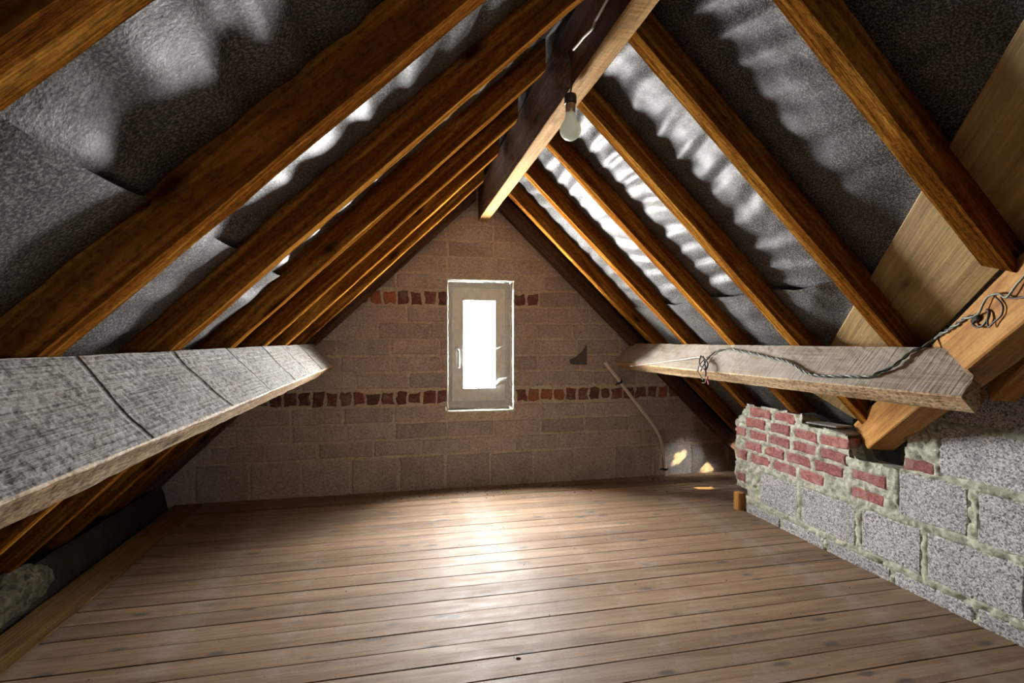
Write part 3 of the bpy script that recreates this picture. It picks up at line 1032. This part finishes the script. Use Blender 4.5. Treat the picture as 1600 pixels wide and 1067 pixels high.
# ================================================================== CONDUIT ON THE GABLE
yc = D - .030
path = smooth_path([on_plane(px, py, (0, yc, 0), (0, 1, 0)) for px, py in ((945, 566), (970, 598), (1000, 638), (1018, 661), (1030, 681), (1036, 702), (1039, 722), (1041, 743))], 6)
cd = empty('conduit_pipe', path[-1])
tag(cd, 'bent grey plastic conduit clipped to the far gable', 'pipe')
o = path[-1]
V, F = tube_geo([p - o for p in path], .0125, 12); mk('tube', V, F, M['conduit'], cd, smooth=True)
for (px, py, dx, dy) in ((969, 597, .8, 1), (1040, 733, .1, 1)):
    c = on_plane(px, py, (0, yc, 0), (0, 1, 0)) - o
    ax = Vector((dx, 0, -dy)).normalized()
    V, F = tube_geo([c - ax * .008, c + ax * .008], .0165, 12)
    s = ax.cross(Vector((0, 1, 0)))
    tube_geo([c - s * .034 + Vector((0, .014, 0)), c + s * .026 + Vector((0, .014, 0))], .006, 6, V, F)
    mk('clip', V, F, M['black'], cd)

# slate scrap let into the gable
pl_s = [on_plane(px, py, (0, D - .008, 0), (0, 1, 0)) for px, py in ((917, 537), (917, 570), (891, 569), (890, 562), (901, 557), (910, 549))]
c = sum(pl_s, Vector()) / len(pl_s)
V = [p - c for p in pl_s] + [p - c + Vector((0, .014, 0)) for p in pl_s]
k = len(pl_s)
F = [tuple(reversed(range(k))), tuple(range(k, 2 * k))] + [(i, (i + 1) % k, (i + 1) % k + k, i + k) for i in range(k)]
tag(mk('slate_scrap', V, F, M['slate'], loc=c), 'dark curved scrap of slate on the gable right of the window', 'slate')

# ================================================================== WIRES ON THE RIGHT PURLIN
pn = Vector((-1.0, 0, T)).normalized()                       # normal of the purlin's broad face
pp = Vector((XR + 1.09, 0, .98)) + pn * .007
onp = lambda px, py: on_plane(px, py, pp, pn)
tw = empty('twisted_wire', onp(1290, 590))
tag(tw, 'twisted green and dark wire looping along the right purlin', 'wire')
o = Vector(onp(1290, 590))
base = smooth_path([onp(*q) for q in ((1118, 549), (1128, 546), (1140, 545), (1160, 549), (1182, 553), (1205, 559), (1225, 563), (1240, 570), (1255, 580), (1272, 586), (1295, 588), (1320, 588), (1345, 589), (1362, 588), (1375, 581), (1395, 573), (1410, 561), (1425, 549), (1445, 541), (1460, 529))], 14)
vpl = valley_pt(0, 0) - side_n * .007
onv = lambda px, py: on_plane(px, py, vpl, side_n)
base += smooth_path([onv(*q) for q in ((1468, 523), (1490, 510), (1508, 497), (1524, 493))], 10)
for ph, mt, r in ((0, M['flex_green'], .0033), (math.pi, M['flex_dark'], .0028)):
    pts = []
    s = 0
    for i, p in enumerate(base):
        if i: s += (p - base[i - 1]).length
        t = (base[min(i + 1, len(base) - 1)] - base[max(i - 1, 0)]).normalized()
        u = pn; v = t.cross(u).normalized(); u = v.cross(t)
        a = s / .035 * 2 * math.pi * .5 + ph
        pts.append(p - o + (u * math.cos(a) + v * math.sin(a)) * .0032)
    V, F = tube_geo(pts, r, 6); mk('strand', V, F, mt, tw, smooth=True)
tail = smooth_path([onp(*q) - o for q in ((1118, 549), (1108, 558), (1099, 571), (1095, 580))], 6)
V, F = tube_geo(tail, .0032, 6); mk('strand', V, F, M['flex_dark'], tw, smooth=True)
kw = empty('knotted_wire', onp(1098, 560))
tag(kw, 'pale wire along the purlin ending in a dark knot with bare tips', 'wire')
o = Vector(onp(1098, 560))
V, F = tube_geo([p - o for p in smooth_path([onp(*q) for q in ((985, 572), (1010, 569), (1040, 565), (1065, 562), (1085, 559), (1097, 558))], 5)], .0034, 6)
mk('strand', V, F, M['flex_white'], kw, smooth=True)
out = pn * .02
for pts, mt, r in ((((1097, 558), (1106, 566), (1109, 574), (1106, 582), (1098, 574), (1101, 562)), M['flex_dark'], .0036),
                   (((1100, 558), (1103, 568), (1106, 582), (1107, 592)), M['flex_blue'], .004),
                   (((1102, 562), (1095, 573), (1094, 583), (1099, 592), (1104, 600)), M['flex_dark'], .0026),
                   (((1107, 590), (1108, 596), (1111, 604)), M['flex_red'], .0038),
                   (((1106, 592), (1104, 600), (1101, 601)), M['flex_white'], .0022)):
    V, F = tube_geo([p - o for p in smooth_path([onp(*q) + out * (.3 + .25 * i) for i, q in enumerate(pts)], 5)], r, 6)
    mk('strand', V, F, mt, kw, smooth=True)
jw = empty('joined_wire', onv(1530, 480))
tag(jw, 'joined wire ends with a small connector on the valley beam', 'wire')
o = Vector(onv(1530, 480))
vo = -side_n
for pts, mt, r in ((((1524, 493), (1534, 488), (1540, 475), (1545, 464), (1552, 460)), M['flex_green'], .003),
                   (((1552, 460), (1565, 459), (1577, 464), (1590, 445), (1600, 430), (1612, 410)), M['flex_green'], .003),
                   (((1577, 465), (1590, 466), (1604, 464), (1616, 460)), M['flex_dark'], .0026),
                   (((1521, 506), (1530, 511), (1540, 508), (1545, 498), (1545, 487), (1540, 484)), M['flex_dark'], .0034),
                   (((1546, 488), (1547, 503), (1549, 511), (1555, 503), (1564, 492), (1565, 477), (1556, 464)), M['flex_dark'], .0024)):
    V, F = tube_geo([p - o for p in smooth_path([onv(*q) + vo * (.002 + .004 * math.sin(i)) for i, q in enumerate(pts)], 5)], r, 6)
    mk('strand', V, F, mt, jw, smooth=True)
c1, c2 = onv(1520, 503) - o, onv(1530, 495) - o
V, F = tube_geo([c1, c1.lerp(c2, .1), c1.lerp(c2, .9), c2], lambda t: .0075 if .05 < t < .95 else .005, 8)
mk('connector', V, F, M['black'], jw)

# ================================================================== SMALL THINGS
# timber stub at the foot of the brick wall, shims on top of it
st = beam('timber_stub', (1.985, 2.735, -.002), (1.985, 2.735, .10), .05, .045, (1, 0, 0), M['valley'], seed=90)
tag(st, 'short orange timber stub at the foot of the brick wall end', 'timber')
for i, (y0, y1, zz, tl, lb) in enumerate(((2.22, 2.04, .592, .05, 'thin grey slate lying on top of the pink bricks'), (2.08, 1.985, .578, -.08, 'small slate shim between the pink bricks and the valley beam'))):
    sh = beam('slate_shim', (2.03, y0, zz), (2.03, y1, zz + tl * .1), .09, .007, (0, .1, 1), M['shim'], seed=95 + i, bev=.001, rough=.001)
    tag(sh, lb, 'slate')
# crumbs of mortar swept against the gable
V, F = [], []
for i in range(240):
    if i < 150: x, yy = random.gauss(.9, .55), D - .03 - abs(random.gauss(0, .10))
    else: x, yy = random.uniform(-1.0, 1.9), random.uniform(1.3, 3.4)
    if x > 2.4 or x < -1.1: continue
    r = random.uniform(.0025, .0075) if i < 150 else random.uniform(.0012, .0032)
    b = len(V)
    for d in ((1, 0, 0), (-1, 0, 0), (0, 1, 0), (0, -1, 0), (0, 0, 1.0), (0, 0, -.6)):
        V.append(Vector((x, yy, r * .55)) + Vector(d) * r * random.uniform(.6, 1.2))
    for f in ((0, 2, 4), (2, 1, 4), (1, 3, 4), (3, 0, 4), (2, 0, 5), (1, 2, 5), (3, 1, 5), (0, 3, 5)): F.append(tuple(b + q for q in f))
tag(mk('mortar_crumbs', V, F, M['crumb']), 'dark crumbs of mortar scattered on the floor boards', 'debris', None, 'stuff')
